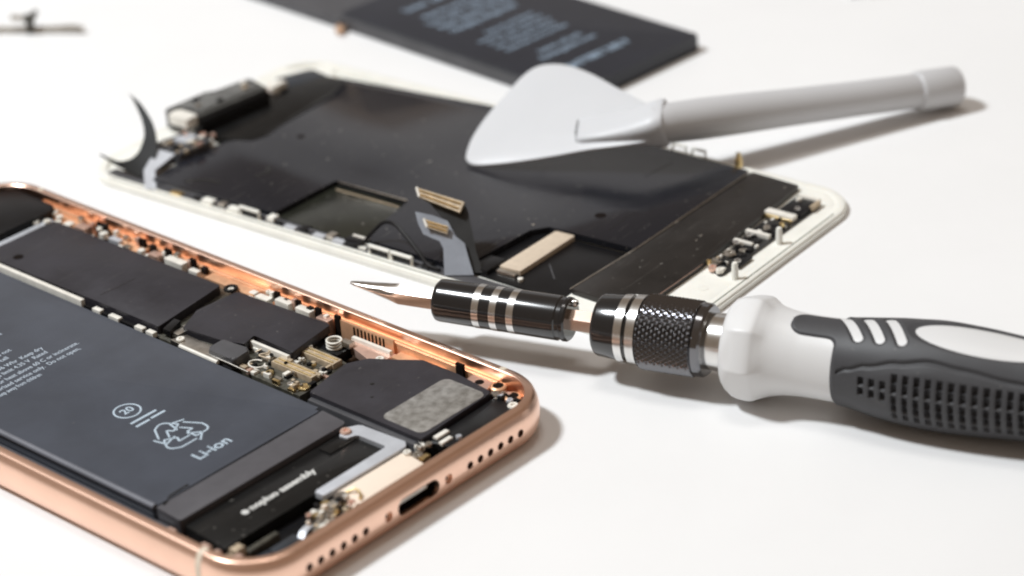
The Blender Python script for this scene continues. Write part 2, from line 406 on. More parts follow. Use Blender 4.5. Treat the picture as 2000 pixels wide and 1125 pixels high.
sq = prism('square_clip', [(44.4, 67.2), (48.0, 68.6), (48.0, 70.2), (44.4, 69.0)], 4.4, 5.5, 'black', board, bev=.15)
box('clip_window', 45.0, 66.0, 47.3, 67.6, 4.0, 4.9, 'nickel', sq, bev=.1)
mp = prism('metal_plate', [(42.6, 54.2), (46.0, 55.2), (46.2, 65.2), (43.4, 66.2)], 3.6, 4.75, 'nickel', phone, bev=.12)
screw('plate_screw', 44.3, 64.6, 4.7, .75, 'pale', mp, h=.4)
tube('bright_edge', [(42.55, 53.6, 4.85), (42.55, 62.8, 4.95)], .38, 'pale', mp)

# --- connector cluster
cb = prism('connector_board', [(44.6, 36.8), (56.6, 36.8), (58.0, 46.5), (53.2, 57.2), (45.0, 57.2)], 1.6, 3.3, 'pcb', phone, bev=.06)
fc = prism('flex_connector', rounded([(43.9, 51.2), (48.2, 51.6), (48.2, 58.4), (43.9, 57.6)], .9), 3.5, 5.5, 'cell2_edge', cb, bev=.5, seg=3)
tube('connector_edge', [(43.7, 47.6, 4.5), (43.75, 52, 4.6), (43.8, 57.6, 4.6)], .16, 'nickel', cb)
box('gap_shadow', 41.8, 24.0, 43.1, 53.2, 1.05, 1.6, 'hole', phone, bev=.05)  # black strip painting the deep shadow between battery and boards
gb = box('gold_connector', 48.6, 38.0, 50.6, 47.4, 3.3, 4.4, 'tan', cb, bev=.12)
for dx in (.35, 1.35):
    tube('contact_row', [(48.6 + dx, 38.5, 4.42), (48.6 + dx, 46.9, 4.42)], .16, 'brass', gb)
gb2 = box('gold_connector', 53.9, 38.4, 56.0, 46.0, 3.3, 4.3, 'tan', cb, bev=.12)
for dx in (.4, 1.5):
    tube('contact_row', [(53.9 + dx, 38.8, 4.32), (53.9 + dx, 45.5, 4.32)], .16, 'brass', gb2)
box('pale_bar', 50.6, 45.6, 51.25, 54.8, 3.9, 4.95, 'pale', cb, bev=.1)
chip_bases = {}
def chip(parent, x, y, z, w, d, h, m):
    key = (m, round(w, 1), round(d, 1), round(h, 1))
    if key not in chip_bases:
        o = box('chip', -w / 2, -d / 2, w / 2, d / 2, 0, h, m, parent, bev=.06)
        chip_bases[key] = o
    else:
        o = chip_bases[key].copy(); COL.objects.link(o); o.parent = parent
    o.location = V(x, y, z)
    return o
for k in range(95):
    x = random.uniform(44.8, 57.0); y = random.uniform(37.2, 57)
    if (48.2 < x < 51 and 37.6 < y < 47.8) or (53.5 < x < 56.4 and 38 < y < 46.4) or (x < 48.6 and y > 50.6): continue
    if x > 53.2 and y > 57 - (x - 53.2) * 2.2: continue
    m = random.choice(['tan', 'black', 'nickel', 'pale', 'brass', 'tan', 'black', 'pinkm'])
    chip(cb, x, y, 3.28, random.choice([.6, .9, 1.3]), random.choice([.5, .8, 1.4]), random.choice([.5, .8]), m)
tube('wire_loop', [(46.7 + 1.2 * math.cos(t * .55), 51.0 + 1.5 * math.sin(t * .55) - 2.2, 4.3) for t in range(11)], .14, 'pale', cb)
tube('wire_loop', smoothpath([(49.8, 52.4, 3.9), (51.2, 51.2, 4.5), (50.2, 49.6, 4.6), (48.9, 50.6, 4.3), (49.4, 48.4, 4.1)]), .14, 'tan', cb)
lathe('coin_pad', [(3.2, 1.0), (3.7, 1.05), (3.8, .8)], 'brass', cb, n=22, axis='z', at=(46.8, 38.0, 0))
lathe('coin_pad', [(3.2, .55), (3.9, .6), (4.0, .4)], 'steel', cb, n=18, axis='z', at=(46.0, 40.2, 0))
# spring coil and the far antenna contact
for k in range(3):
    tube('spring_coil', [(59.3 + 1.25 * math.cos(2 * PI * j / 20), 43.5 + 1.25 * math.sin(2 * PI * j / 20), 3.6 + k * .55) for j in range(20)], .2, 'pale', phone, closed=True)
box('coil_seat', 57.6, 41.2, 61.0, 46.0, 1.5, 3.4, 'black', phone, bev=.2)
ac = prism('antenna_contact', [(58.6, 33.5), (63.2, 33.0), (63.4, 42.6), (61.0, 42.2), (60.0, 38.5)], 2.2, 3.7, 'pinkm', phone, bev=.15)
box('contact_strip', 62.2, 33.6, 62.9, 42.4, 3.7, 4.4, 'pale', ac, bev=.12)
screw('contact_screw', 60.2, 33.9, 3.6, .8, 'pale', ac)
box('contact_block', 59.9, 40.6, 61.2, 42.8, 3.6, 4.6, 'nickel', ac, bev=.1)

# --- loudspeaker module with its mottled label
spk = prism('speaker_module', rounded([(44.2, 9.4), (61.3, 10.2), (62.4, 18.6), (62.4, 26.2), (59.8, 30.0), (57.6, 33.8), (54.2, 35.6), (44.2, 33.9)], [.4, .6, .5, 1, 1, 1, .6, .4]), 1.2, 5.25, 'shield', phone, bev=.3, seg=3)
prism('speaker_label', rounded(rect(45.3, 10.3, 60.3, 19.2), 1.3), 5.2, 5.32, 'graphite', spk, bev=.03)
for x, y, r in ((52.0, 27.5, .5), (49.0, 24.6, .35)):
    lathe('film_dimple', [(5.23, r), (5.262, r * .7)], 'tape', spk, n=14, axis='z', at=(x, y, 0))
prism('speaker_side', [(44.3, 33.6), (43.2, 33.4), (43.2, 9.6), (44.3, 9.4)], 1.2, 4.5, 'cell2_edge', spk, bev=.2)
prism('speaker_chamber', rounded([(46.2, 4.4), (60.6, 3.6), (61.6, 9.6), (45.0, 9.0)], .6), 1.2, 4.6, 'black', spk, bev=.3)
# --- corner hardware at the far end of the port side
pb = prism('corner_bracket', [(61.6, 16.6), (64.4, 16.9), (64.4, 12.6), (61.2, 11.6)], 3.6, 4.9, 'pinkm', phone, bev=.12)
lathe('bracket_hole', [(4.86, .75), (4.93, .75)], 'hole', pb, n=18, axis='z', at=(62.9, 14.3, 0))
for x, y, r, z in ((64.0, 11.3, .9, 4.6), (63.2, 7.6, 1.0, 4.4)):
    lathe('corner_boss', [(1.2, r + .5), (z, r + .45), (z + .2, r + .2), (z + .2, r), (z - .6, r)], 'gold_in', phone, n=24, axis='z', at=(x, y, 0))
    lathe('boss_hole', [(z + .1, r), (z + .23, r)], 'hole', phone, n=20, axis='z', at=(x, y, 0))
for x, y, z, r, m in ((61.9, 10.0, 4.3, .8, 'steel'), (60.9, 5.4, 4.2, .95, 'pale'), (61.8, 6.9, 4.2, .6, 'bracket'), (63.1, 9.4, 4.0, .55, 'steel')):
    screw('corner_screw', x, y, z, r, m, phone, h=.6)
box('corner_block', 60.9, 8.2, 62.4, 9.3, 2.0, 4.6, 'blued', phone, bev=.15)
# --- grey L bracket, charging flex and the cream plate
lb = prism('flex_bracket', rounded([(24.5, 10.9), (42.2, 10.7), (43.1, 11.8), (42.6, 21.0), (40.6, 22.2), (38.2, 21.4), (38.4, 19.8), (40.1, 19.2), (40.3, 13.1), (24.5, 12.9)], [.5, .5, .4, .5, .5, .5, .4, .4, .3, .5]), 3.6, 4.55, 'bracket', phone, bev=.15)
screw('bracket_screw', 39.6, 21.2, 4.45, .95, 'pinkm', lb, h=.5)
prism('charging_plate', rounded([(26.5, 4.2), (40.4, 4.0), (41.4, 10.5), (26.4, 10.7)], .5), 1.4, 4.0, 'peach', phone, bev=.15)
ts = prism('haptic_module', rounded([(6.2, 12.9), (39.9, 13.0), (39.8, 22.3), (7.0, 22.4)], .5), 1.2, 4.05, 'tape', phone, bev=.2)
box('flex_step', 34.0, 19.0, 39.6, 21.6, 4.03, 4.25, 'tape', ts, bev=.06)
lathe('printed_dot', [(4.04, .62), (4.075, .62)], 'ink_white', ts, n=20, axis='z', at=(14.9, 17.75, 0))
text('printed_line', 'nopluo assembly', 15.9, 17.8, 4.07, 1.85, 'ink_white', ts, 'LEFT', sx=1.08, bold=.07)
box('haptic_well', 9.0, 3.4, 25.6, 12.7, 1.05, 2.2, 'black', phone, bev=.1)
for (x, y, z, w, d, h, m) in ((20.8, 5.3, 2.2, 1.7, 1.3, 1.9, 'pale'), (21.6, 8.8, 2.2, 1.9, 1.2, 2.0, 'pale'), (24.6, 8.9, 2.2, 2.4, 1.3, 2.0, 'nickel'), (23.6, 6.6, 2.2, 2.0, 1.6, 1.4, 'black'), (19.0, 7.1, 2.2, 2.6, 1.5, 1.5, 'blued'), (13.2, 7.4, 2.0, 5.2, 2.2, 1.4, 'blued'), (7.2, 11.2, 1.2, 1.9, 1.5, 3.4, 'tan'), (24.2, 4.9, 2.2, 2.6, 1.2, 1.6, 'brass'), (11.2, 10.3, 1.2, 6.2, 1.0, 2.6, 'pcb')):
    box('small_component', x - w / 2, y - d / 2, x + w / 2, y + d / 2, z, z + h, m, phone, bev=.2, label=None)
screw('flex_screw', 26.2, 8.9, 3.9, 1.15, 'steel', phone, h=.7)
screw('flex_screw', 26.1, 6.6, 3.9, .7, 'pinkm', phone, h=.5)
screw('flex_screw', 42.0, 8.2, 3.2, 1.0, 'nickel', phone, h=.9)
screw('flex_screw', 43.8, 9.4, 3.6, .9, 'pale', phone, h=.9)
box('small_component', 46.2, 7.9, 49.0, 8.8, 4.5, 5.0, 'pale', phone, bev=.1); box('small_component', 45.6, 6.3, 48.0, 7.1, 4.4, 4.9, 'pale', phone, bev=.1)
box('small_component', 41.4, 6.6, 43.2, 7.6, 2.2, 4.0, 'brass', phone, bev=.1)
tube('flex_spring', smoothpath([(27.4, 9.2, 4.2), (28.6, 8.4, 4.6), (28.4, 7.0, 4.5), (27.4, 6.2, 4.3)]), .2, 'brass', phone)
ribbon('bent_flex', [(14.6, 6.9, 2.6), (16.4, 7.6, 3.9), (18.2, 7.9, 4.0)], [(14.8, 5.9, 2.6), (16.6, 6.5, 3.9), (18.4, 6.8, 4.0)], .18, 'bracket', phone)
prism('corner_flex', rounded([(7.2, 6.2), (14.8, 3.2), (17.6, 4.6), (11.0, 8.8), (7.6, 9.2)], .5), 1.1, 3.0, 'blued', phone, bev=.2)
box('corner_tab', 8.6, 5.0, 10.2, 6.0, 2.8, 3.6, 'bracket', phone, bev=.1)
for x, y, w, d in ((4.4, 15.0, 1.2, 1.6), (4.2, 12.4, 1.4, 1.0), (5.4, 9.0, 1.2, 1.2), (3.9, 18.6, .8, 2.2)):
    box('side_clip', x - w / 2, y - d / 2, x + w / 2, y + d / 2, 2.0, 4.9, 'pinkm', phone, bev=.15)
# --- spring clips along the far wall
for y0, y1, x0, x1, z, m in ((57.6, 61.0, 62.5, 63.9, 5.5, 'pale'), (52.6, 56.0, 62.5, 63.9, 5.5, 'pale'), (48.2, 51.0, 62.4, 64.0, 5.2, 'pinkm'), (62.4, 65.4, 62.0, 63.4, 5.0, 'pale'), (66.0, 67.4, 62.4, 63.6, 5.0, 'pale'),
                          (84.0, 88.6, 62.0, 63.6, 5.4, 'pale'), (80.0, 82.2, 61.9, 63.0, 5.1, 'pale'), (90.6, 93.0, 62.0, 63.7, 5.0, 'pinkm'), (94.2, 95.4, 61.6, 62.7, 5.2, 'pale'), (97.6, 99.2, 61.4, 62.5, 5.0, 'nickel'),
                          (100.4, 103.2, 61.6, 62.8, 5.3, 'bracket'), (104.6, 105.8, 61.6, 63.0, 5.5, 'pale'), (109.5, 112.2, 61.2, 63.2, 5.3, 'pinkm'), (113.6, 115.2, 61.0, 62.6, 5.0, 'pale')):
    box('spring_clip', x0, y0, x1, y1, 2.0, z, m, phone, bev=.22, r=.15)
for k in range(20):
    y = 50 + k * 3.35 + random.uniform(-.6, .6)
    if 66 < y < 79: continue
    box('wall_contact', W - 3.9, y - .35 - .3 * (k % 2), W - 3.05, y + .4, 4.2, 5.5 + .35 * (k % 3), ('pale', 'black', 'pinkm', 'nickel')[k % 4], phone, bev=.1)
for y0, y1 in ((56.1, 57.4), (51.2, 52.4), (61.2, 62.3), (82.4, 83.8), (88.8, 90.4), (95.6, 97.2), (106.2, 108.8), (46.6, 47.8), (18.6, 20.2)):
    box('dark_gap', W - 3.6, y0, W - 3.05, y1, 2.0, 6.1, 'hole', phone, bev=.05)
for x in (60.9, 61.15):
    tube('board_edge', [(x + .5, 49.0, 4.3 + (x - 60.9) * 2), (x + .5, 66.5, 4.3 + (x - 60.9) * 2)], .2, 'pale' if x > 61 else 'black', board)
tube('screw_eye', [(61.2 + 1.0 * math.cos(2 * PI * k / 20), 70.4 + 1.0 * math.sin(2 * PI * k / 20), 5.3) for k in range(20)], .32, 'black', phone, closed=True)
screw('eye_screw', 61.2, 70.4, 4.7, .6, 'pale', phone, h=.6)
for k in range(26):
    y = random.uniform(50, 116)
    if 66.5 < y < 79: continue
    chip(board, random.uniform(60.8, 62.3), y, random.uniform(3.6, 4.4), random.choice([.5, .7, .9]), random.choice([.6, .9, 1.4]), random.choice([.5, .8]), random.choice(['pale', 'brass', 'black', 'nickel', 'black', 'tan']))
for k in range(16):
    chip(phone, random.uniform(60.6, 63.6), random.uniform(5.2, 16.5), random.uniform(3.9, 4.5), random.choice([.5, .7, 1.0]), random.choice([.5, .8, 1.1]), .6, random.choice(['pale', 'black', 'steel', 'black', 'pinkm', 'bracket']))
for k in range(22):
    x = random.uniform(18.5, 26.0)
    chip(phone, x, random.uniform(4.4, 10.0), random.uniform(2.9, 3.9), random.choice([.6, .9, 1.3]), random.choice([.5, .8, 1.2]), .6, random.choice(['pale', 'black', 'nickel', 'brass', 'tan', 'black', 'steel']))
for k in range(12):
    chip(phone, random.uniform(4.0, 5.4), random.uniform(8, 24), random.uniform(3.4, 4.2), .7, random.choice([.6, 1.0, 1.6]), .6, random.choice(['pinkm', 'black', 'nickel', 'tan', 'black']))
for k in range(26):
    x = random.uniform(17, 27); chip(phone, x, random.uniform(4.2, 9.8), random.uniform(3.5, 4.5), random.choice([.5, .8, 1.1]), random.choice([.5, .7, 1.0]), .6, random.choice(['pale', 'brass', 'peach', 'black', 'tan', 'nickel']))
for k in range(40):
    x = random.uniform(45.0, 56.4); y = random.uniform(37.2, 56)
    if (x < 48.6 and y > 50.6) or y > 57 - max(0, x - 53.2) * 2.2: continue
    chip(cb, x, y, random.uniform(3.6, 4.3), random.choice([.35, .5, .7]), random.choice([.35, .6, .9]), .5, random.choice(['brass', 'tan', 'pale', 'black', 'nickel']))
for x, y, z, r, m in ((43.2, 8.9, 4.0, .6, 'steel'), (41.2, 9.6, 3.9, .7, 'pale'), (44.6, 8.2, 4.2, .6, 'nickel'), (48.6, 5.6, 4.5, .5, 'bracket'), (22.8, 7.6, 3.6, .75, 'steel'), (20.2, 9.6, 3.4, .6, 'pinkm'), (5.0, 10.6, 3.9, .6, 'tan'), (64.2, 64.2, 4.9, .5, 'pale'), (63.4, 107.4, 4.9, .7, 'pale'), (47.6, 67.0, 4.6, .5, 'steel')):
    screw('small_screw', x, y, z, r, m, phone, h=.6)
# --- camera end
cm = prism('camera_module', rounded(rect(49.5, 119.4, 63.6, 133.5), 1.6), 1.2, 6.2, 'black', phone, bev=.6, seg=3)
box('camera_bracket', 46.5, 117.6, 61.0, 119.0, 2.0, 5.0, 'bracket', phone, bev=.15)
for x, y in ((59.6, 117.9), (62.2, 117.4), (62.8, 119.6), (60.6, 115.9), (58.2, 119.4), (63.4, 121.6)):
    screw('camera_screw', x, y, 4.9, .7, 'pale', phone, h=.6)
box('top_flex', 6, 119.5, 48.5, 134.5, 1.1, 4.4, 'tape', phone, bev=.3)

# ------------------------------------------------------------------ lifted display  (x across 0..66.3, y from the home-button end 0..136)
disp = thing('display_assembly', 'detached phone display lying face down with its dark metal backing and cream edge', 'phone display', (23.535, 43.252, 0), math.radians(51.159))
DW, DL = 66.3, 136.0
prism('front_glass', rounded(rect(0, 0, DW, DL), 9.0, 14), 0.03, 0.95, 'glass', disp, bev=.25, seg=3)
fr = sweep_ring('plastic_frame', [(-.25, .90), (-.3, 1.3), (-.5, 1.42), (-2.1, 1.42), (-2.2, 1.38), (-2.2, .90)], 'cream', disp, DW, DL, 9.0, 14)
seal = mat('grey_seal', (0.22, 0.23, 0.19), 0.5)
for a_, b_ in (((1.15, 9, 1.40), (1.15, 128, 1.40)), ((9, 1.15, 1.40), (57, 1.15, 1.40))):
    tube('seal_line', [a_, b_], .16, seal, fr, flat=.6)
prism('bezel_backing', rounded(rect(2.0, 2.0, DW - 2.0, 24), [7, 7, .5, .5], 8), .95, 1.36, 'cream', disp, bev=.05)
prism('side_gasket', rounded(rect(2.35, 24.2, 4.8, DL - 6), .3), .95, 1.46, 'cell2_edge', disp, bev=.05)
prism('side_gasket', rounded(rect(DW - 3.6, 24.2, DW - 2.2, 123.9), .3), .95, 1.41, 'cream', disp, bev=.05)
plate = prism('backing_plate', rounded([(26.0, 23.0), (62.8, 22.6), (63.2, 40), (62.6, 84), (58.6, 118.5), (56.8, 121.0), (36, 119.4), (30.0, 114.0), (26.5, 113.4), (24.0, 117.6), (16.0, 119.6), (3.2, 118.6), (4.4, 88.4), (20.7, 87.4), (21.0, 70.0), (4.6, 67.2), (4.4, 56), (4.6, 44.8), (22.4, 43.2), (25.2, 41.0)],
              [.5, .6, .5, .5, 1, 1, 2, 2, 2, 2, 1, .6, .4, .5, .5, .4, .5, .6, .5, .5]), 1.3, 2.55, 'lcd', disp, bev=.14)
lathe('plate_hole', [(2.5, 1.05), (2.57, 1.05)], 'hole', plate, n=24, axis='z', at=(33.6, 35.7, 0))
lathe('plate_hole', [(2.5, .75), (2.57, .75)], 'hole', plate, n=20, axis='z', at=(32.4, 106.5, 0))
tube('shaded_dent', smoothpath([(14.2, 102.2, 2.53), (16.8, 101.2, 2.55), (18.8, 103.0, 2.53)]), .55, 'tape', plate, flat=.12)  # dents drawn as wide black strokes, with plate shadow painted in
tube('shaded_dent', smoothpath([(5.8, 112.6, 2.53), (8.2, 109.2, 2.55), (8.8, 106.0, 2.53)]), .6, 'tape', plate, flat=.12)
tube('score_line', [(29.4, 31.0, 2.55), (36.5, 31.2, 2.55), (38.0, 30.6, 2.55)], .09, 'tape', plate, flat=.5)
tube('score_line', [(51.0, 38.0, 2.55), (58.5, 37.0, 2.55)], .09, 'tape', plate, flat=.5)
lathe('seam_rivet', [(2.5, .3), (2.62, .28), (2.68, .15)], 'nickel', plate, n=12, axis='z', at=(24.4, 44.0, 0))
# recessed window beside the plate's near edge
prism('recess_panel', rounded([(4.2, 67.6), (20.8, 70.3), (20.6, 87.2), (4.6, 88.0)], .3), 1.0, 1.6, 'olive', disp, bev=.05)
tube('recess_lip', [(20.85, 86.9, 2.35), (20.95, 70.4, 2.35)], .2, 'nickel', plate, flat=.8)
tube('recess_lip', [(18.9, 86.0, 1.72), (19.0, 71.0, 1.72)], .16, 'tan', disp, flat=.6)
# connector well with its beige strip
prism('connector_well', [(5.4, 24.4), (25.4, 23.6), (24.6, 43.6), (6.0, 45.0)], .96, 1.42, 'black', disp, bev=.05)
bs = prism('foam_strip', rounded([(9.0, 35.4), (25.0, 35.2), (24.8, 39.3), (8.8, 39.8)], .2), 1.42, 2.35, 'beige', disp, bev=.12)
box('strip_end', 7.6, 35.6, 8.7, 39.6, 1.42, 2.1, 'nickel', bs, bev=.12)
lathe('well_screw', [(1.4, .45), (2.0, .5), (2.1, .3)], 'pale', disp, n=16, axis='z', at=(7.4, 34.2, 0))
prism('well_block', [(6.2, 40.6), (11.6, 40.4), (11.4, 44.0), (6.4, 44.6)], 1.42, 2.3, 'black', disp, bev=.1)
tube('well_ridge', [(11, 29.5, 1.46), (15, 33.5, 1.48)], .12, 'cell2_edge', disp, flat=.5)
# lower film-covered panel
low = prism('lower_film', rounded([(7.4, 10.0), (27.5, 9.7), (62.4, 11.6), (63.0, 22.2), (26.2, 22.7), (8.2, 24.0)], .5), 1.26, 2.35, 'lcd_low', disp, bev=.12)
tube('film_edge', [(8.1, 24.05, 2.36), (26.0, 22.9, 2.42), (62.6, 22.45, 2.45)], .12, 'nickel', low, flat=.6)
tube('film_edge', [(8.0, 10.0, 2.26), (27.4, 9.75, 2.26)], .12, 'pinkm', low, flat=.6)
for x, y in ((38.6, 22.6), (34.4, 15.6), (36.4, 15.9), (60.3, 13.4)):
    lathe('film_speck', [(2.33, .22), (2.42, .18)], 'nickel', low, n=10, axis='z', at=(x, y, 0))
# home-button flex and its clips at the port end
hb = prism('button_flex', rounded([(26.0, 5.2), (32, 4.9), (58.0, 4.6), (60.4, 6.6), (59.0, 9.4), (28.5, 9.2)], .5), 1.26, 1.75, 'flex_dark', disp, bev=.06)
for x0, y0, x1, y1, z, m in ((49.8, 5.3, 51.4, 11.2, 2.7, 'pale'), (49.4, 5.4, 49.8, 11.0, 2.2, 'brass'), (41.9, 5.4, 42.8, 10.2, 2.5, 'pale'), (38.0, 6.4, 38.7, 10.2, 2.4, 'pale'), (36.6, 6.2, 41.2, 9.6, 2.0, 'black'),
                             (43.2, 5.2, 48.8, 9.8, 2.1, 'black'), (52.0, 5.0, 58.6, 9.6, 2.4, 'black'), (58.0, 4.8, 58.8, 9.2, 2.9, 'pale'), (55.4, 4.6, 58.2, 5.2, 2.7, 'tan'), (30.2, 4.0, 34.6, 5.6, 2.1, 'black')):
    box('flex_clip', x0, y0, x1, y1, 1.75, z, m, hb, bev=.1)
for x, y, r, m in ((33.4, 8.0, 1.15, 'nickel'), (29.8, 8.6, .7, 'nickel'), (27.4, 7.6, .8, 'pinkm'), (27.2, 6.0, .75, 'pale'), (31.6, 5.2, .7, 'steel'), (35.2, 6.6, .6, 'nickel')):
    screw('flex_screw', x, y, 1.72, r, m, hb, h=.75)
for k in range(60):
    chip(hb, random.uniform(27, 58), random.uniform(5.4, 9.2), 1.74, random.choice([.6, .9]), random.choice([.5, .8]), .5, random.choice(['black', 'black', 'nickel', 'tan', 'pale', 'black']))
for x, y, r, m in ((40.4, 8.6, .6, 'steel'), (44.6, 7.4, .7, 'nickel'), (53.6, 6.6, .6, 'steel'), (57.0, 8.4, .6, 'pale'), (47.0, 5.8, .5, 'brass'), (36.8, 8.9, .7, 'steel'), (28.4, 9.0, .5, 'brass')):
    screw('flex_screw', x, y, 2.0, r, m, hb, h=.8)
for k, y in enumerate((106.5, 100.2, 88.0, 86.2, 80.0, 73.6, 66.0, 51.5)):
    box('edge_clip', 2.5, y - .8, 4.2, y + .8, 1.4, 2.0 + .2 * (k % 3), ('black', 'nickel', 'cream', 'black')[k % 4], disp, bev=.12)
lathe('bezel_rivet', [(1.24, 1.0), (1.4, 1.0), (1.42, .6)], 'cream', disp, n=20, axis='z', at=(21.6, 5.8, 0))
for x, y in ((42.3, 3.4), (27.2, 2.9)):
    lathe('bezel_post', [(1.2, .75), (1.5, .62), (4.2, .55), (4.5, .4)], 'cream', disp, n=18, axis='z', at=(x, y, 0))
lathe('side_post', [(1.2, .8), (3.0, .7), (3.4, .5), (4.2, .45)], 'brass', disp, n=16, axis='z', at=(65.3, 26.6, 0))
for y in (39.6, 35.2):
    tube('loop_tab', [(64.9, y - 1.5, 1.4), (64.9, y - 1.5, 3.0), (64.9, y + 1.5, 3.0), (64.9, y + 1.5, 1.4)], .32, 'cream', disp)
# loop tabs on the near edge
for y in (92.8, 61.7, 56.6):
    tb_ = tube('loop_tab', [(2.3, y - 2.3, 1.3), (2.4, y - 2.3, 2.9), (2.4, y + 2.3, 2.9), (2.3, y + 2.3, 1.3)], .36, 'cream', disp)
    box('tab_slot', 2.5, y - 1.9, 2.62, y + 1.9, 1.5, 2.6, 'tape', tb_, bev=.02)
for y, m, h in ((103.5, 'cream', 2.2), (111.5, 'brass', 1.9), (97.0, 'cream', 2.1), (83.0, 'bracket', 1.9), (76.0, 'bracket', 1.95), (71.4, 'bracket', 2.0)):
    box('edge_clip', 2.0, y - 1.3, 3.6, y + 1.3, 1.3, h, m, disp, bev=.15)
tube('edge_rail', [(3.3, 52, 1.75), (3.3, 90, 1.75), (3.4, 119, 1.75)], .32, 'cell2_edge', disp)
tube('antenna_wire', smoothpath([(2.4, 69.5, 1.9), (2.9, 66.6, 2.2), (4.2, 64.8, 4.4), (5.6, 63.2, 6.2), (5.7, 60.6, 6.6), (4.7, 57.0, 5.3), (3.6, 53.6, 3.6), (2.9, 51.0, 2.1), (3.0, 48.6, 1.8)]), .36, 'black', disp)
box('wire_anchor', 2.9, 66.2, 4.8, 70.4, 1.3, 2.5, 'black', disp, bev=.2)
box('wire_clip', 4.3, 65.9, 4.8, 69.6, 2.5, 2.8, 'pale', disp, bev=.1)
# rising display flex with two board connectors
fx = sheet('display_flex', [(2.1, 46.8, 1.6), (4.6, 48.7, 5.3), (5.0, 49.8, 6.3), (4.6, 51.2, 6.7), (4.3, 52.8, 7.2), (5.0, 54.4, 8.6), (6.0, 55.7, 10.1), (7.2, 52.8, 9.6), (7.9, 50.0, 8.9), (7.0, 47.8, 6.9), (7.0, 45.8, 6.0), (6.0, 44.4, 4.3), (4.8, 42.4, 1.6)], .22, 'flex', disp)
sheet('display_flex', [(4.3, 44.9, 1.6), (6.6, 46.2, 4.6), (7.7, 47.9, 6.5), (8.3, 49.8, 7.9), (8.4, 51.8, 9.0), (8.9, 54.7, 10.8), (8.5, 57.1, 11.7), (9.5, 57.8, 12.9), (12.0, 49.2, 10.8), (11.3, 48.0, 9.6), (9.9, 46.4, 7.6), (7.8, 44.0, 4.6), (6.3, 41.5, 1.6)], .3, 'flex_dark', disp, label='black branch of the raised display cable')
def connector(pts, m_body, m_pin, parent, th, off):
    o = sheet('board_connector', pts, th, m_body, parent, off=off)
    P = [Vector(p) for p in pts]
    nn = (P[1] - P[0]).cross(P[2] - P[1]).normalized()
    if nn.z < 0: nn = -nn
    for t in (.28, .74):
        a = P[0].lerp(P[1], t) + nn * (off + th / 2 - .02); b = P[3].lerp(P[2], t) + nn * (off + th / 2 - .02)
        tube('pin_row', [a.lerp(b, .05), a.lerp(b, .95)], .20, m_pin, o, n=6)
    a = P[0].lerp(P[3], .02) + nn * (off + th / 2); b = P[1].lerp(P[2], .02) + nn * (off + th / 2)
    tube('end_clip', [a, b], .26, 'pale', o, n=6)
    return o
connector([(8.9, 57.5, 13.0), (8.1, 56.3, 11.8), (9.9, 48.7, 9.8), (11.4, 48.7, 11.2)], 'tan', 'brass', disp, .8, .35)
connector([(5.6, 53.5, 9.3), (5.0, 52.4, 8.2), (6.2, 48.8, 7.3), (7.0, 49.1, 8.3)], 'tan', 'brass', fx, .6, .3)
prism('black_film', rounded([(22.6, 123.2), (24.2, 118.6), (26.2, 113.6), (29.5, 112.6), (34, 113.4), (50.5, 114.0), (57.6, 116.2), (58.0, 121.4), (50.0, 124.5), (40, 126.0)], 1.0), 2.0, 2.66, 'tape', disp, bev=.06)
# speaker and camera block at the far end of the display
prism('bezel_backing', rounded([(4.9, 119.8), (61.6, 122.0), (61.6, 124), (DW - 2.2, 124), (DW - 2.2, DL - 8), (58, DL - 2.2), (8, DL - 2.2), (4.9, DL - 6)], .4), .95, 1.40, 'cream', disp, bev=.03)
prism('dark_gasket', rounded([(24.0, 119.4), (30.0, 114.6), (57.0, 121.3), (55.0, 128.6), (44, 129.6), (24, 130.2)], 1.0), 1.0, 2.2, 'tape', disp, bev=.2)
eb = prism('earpiece_block', rounded([(23.2, 125.4), (41.4, 122.8), (43.4, 129.6), (34.6, 131.4), (34.0, 132.6), (22.9, 133.8)], .5), 2.2, 5.9, 'nickel', disp, bev=.35, seg=3, label='dark metal earpiece block with black side')
eb.data.materials.clear(); eb.data.materials.append(mat('gunmetal', (0.05, 0.05, 0.047), 0.4, 0.0, var=0.3, vscale=2))
prism('block_skirt', [(23.4, 124.6), (41.2, 122.2), (41.6, 123.0), (23.4, 125.6)], 1.8, 5.3, 'black', eb, bev=.15)
prism('block_cover', rounded([(25.6, 126.6), (40.6, 124.4), (42.0, 129.0), (33.6, 130.6), (33.2, 131.6), (25.4, 132.6)], .5), 5.88, 6.15, mat('grey_cover', (0.13, 0.13, 0.125), 0.5, var=0.35, vscale=3), eb, bev=.08)
for x, y, m in ((27.2, 128.6, 'nickel'), (38.6, 126.4, 'tan'), (31.4, 126.6, 'black'), (40.2, 128.2, 'pale'), (29.0, 131.0, 'black')):
    chip(eb, x, y, 6.1, 1.3, .8, .5, m)
prism('block_cap', rounded([(20.8, 125.6), (23.8, 125.2), (24.0, 130.6), (21.0, 131.0)], .5), 4.4, 6.4, 'pale', eb, bev=.4, seg=3)
for x, y, z, r, m in ((43.6, 126.4, 2.2, 1.2, 'pinkm'), (46.0, 126.6, 2.2, 1.3, 'pale'), (21.2, 122.2, 2.4, 1.0, 'pinkm'), (19.4, 120.6, 2.4, .9, 'pale'), (20.0, 119.0, 2.4, .7, 'pale'), (14.2, 124.6, 2.2, 1.1, 'pale')):
    screw('block_screw', x, y, z, r, m, disp, h=1.6)
for k in range(26):
    chip(disp, random.uniform(12, 22), random.uniform(118.5, 126), random.uniform(3.0, 4.2), random.choice([.7, 1.0, 1.4]), random.choice([.6, .9]), .7, random.choice(['black', 'pale', 'nickel', 'tan', 'black', 'pinkm']))
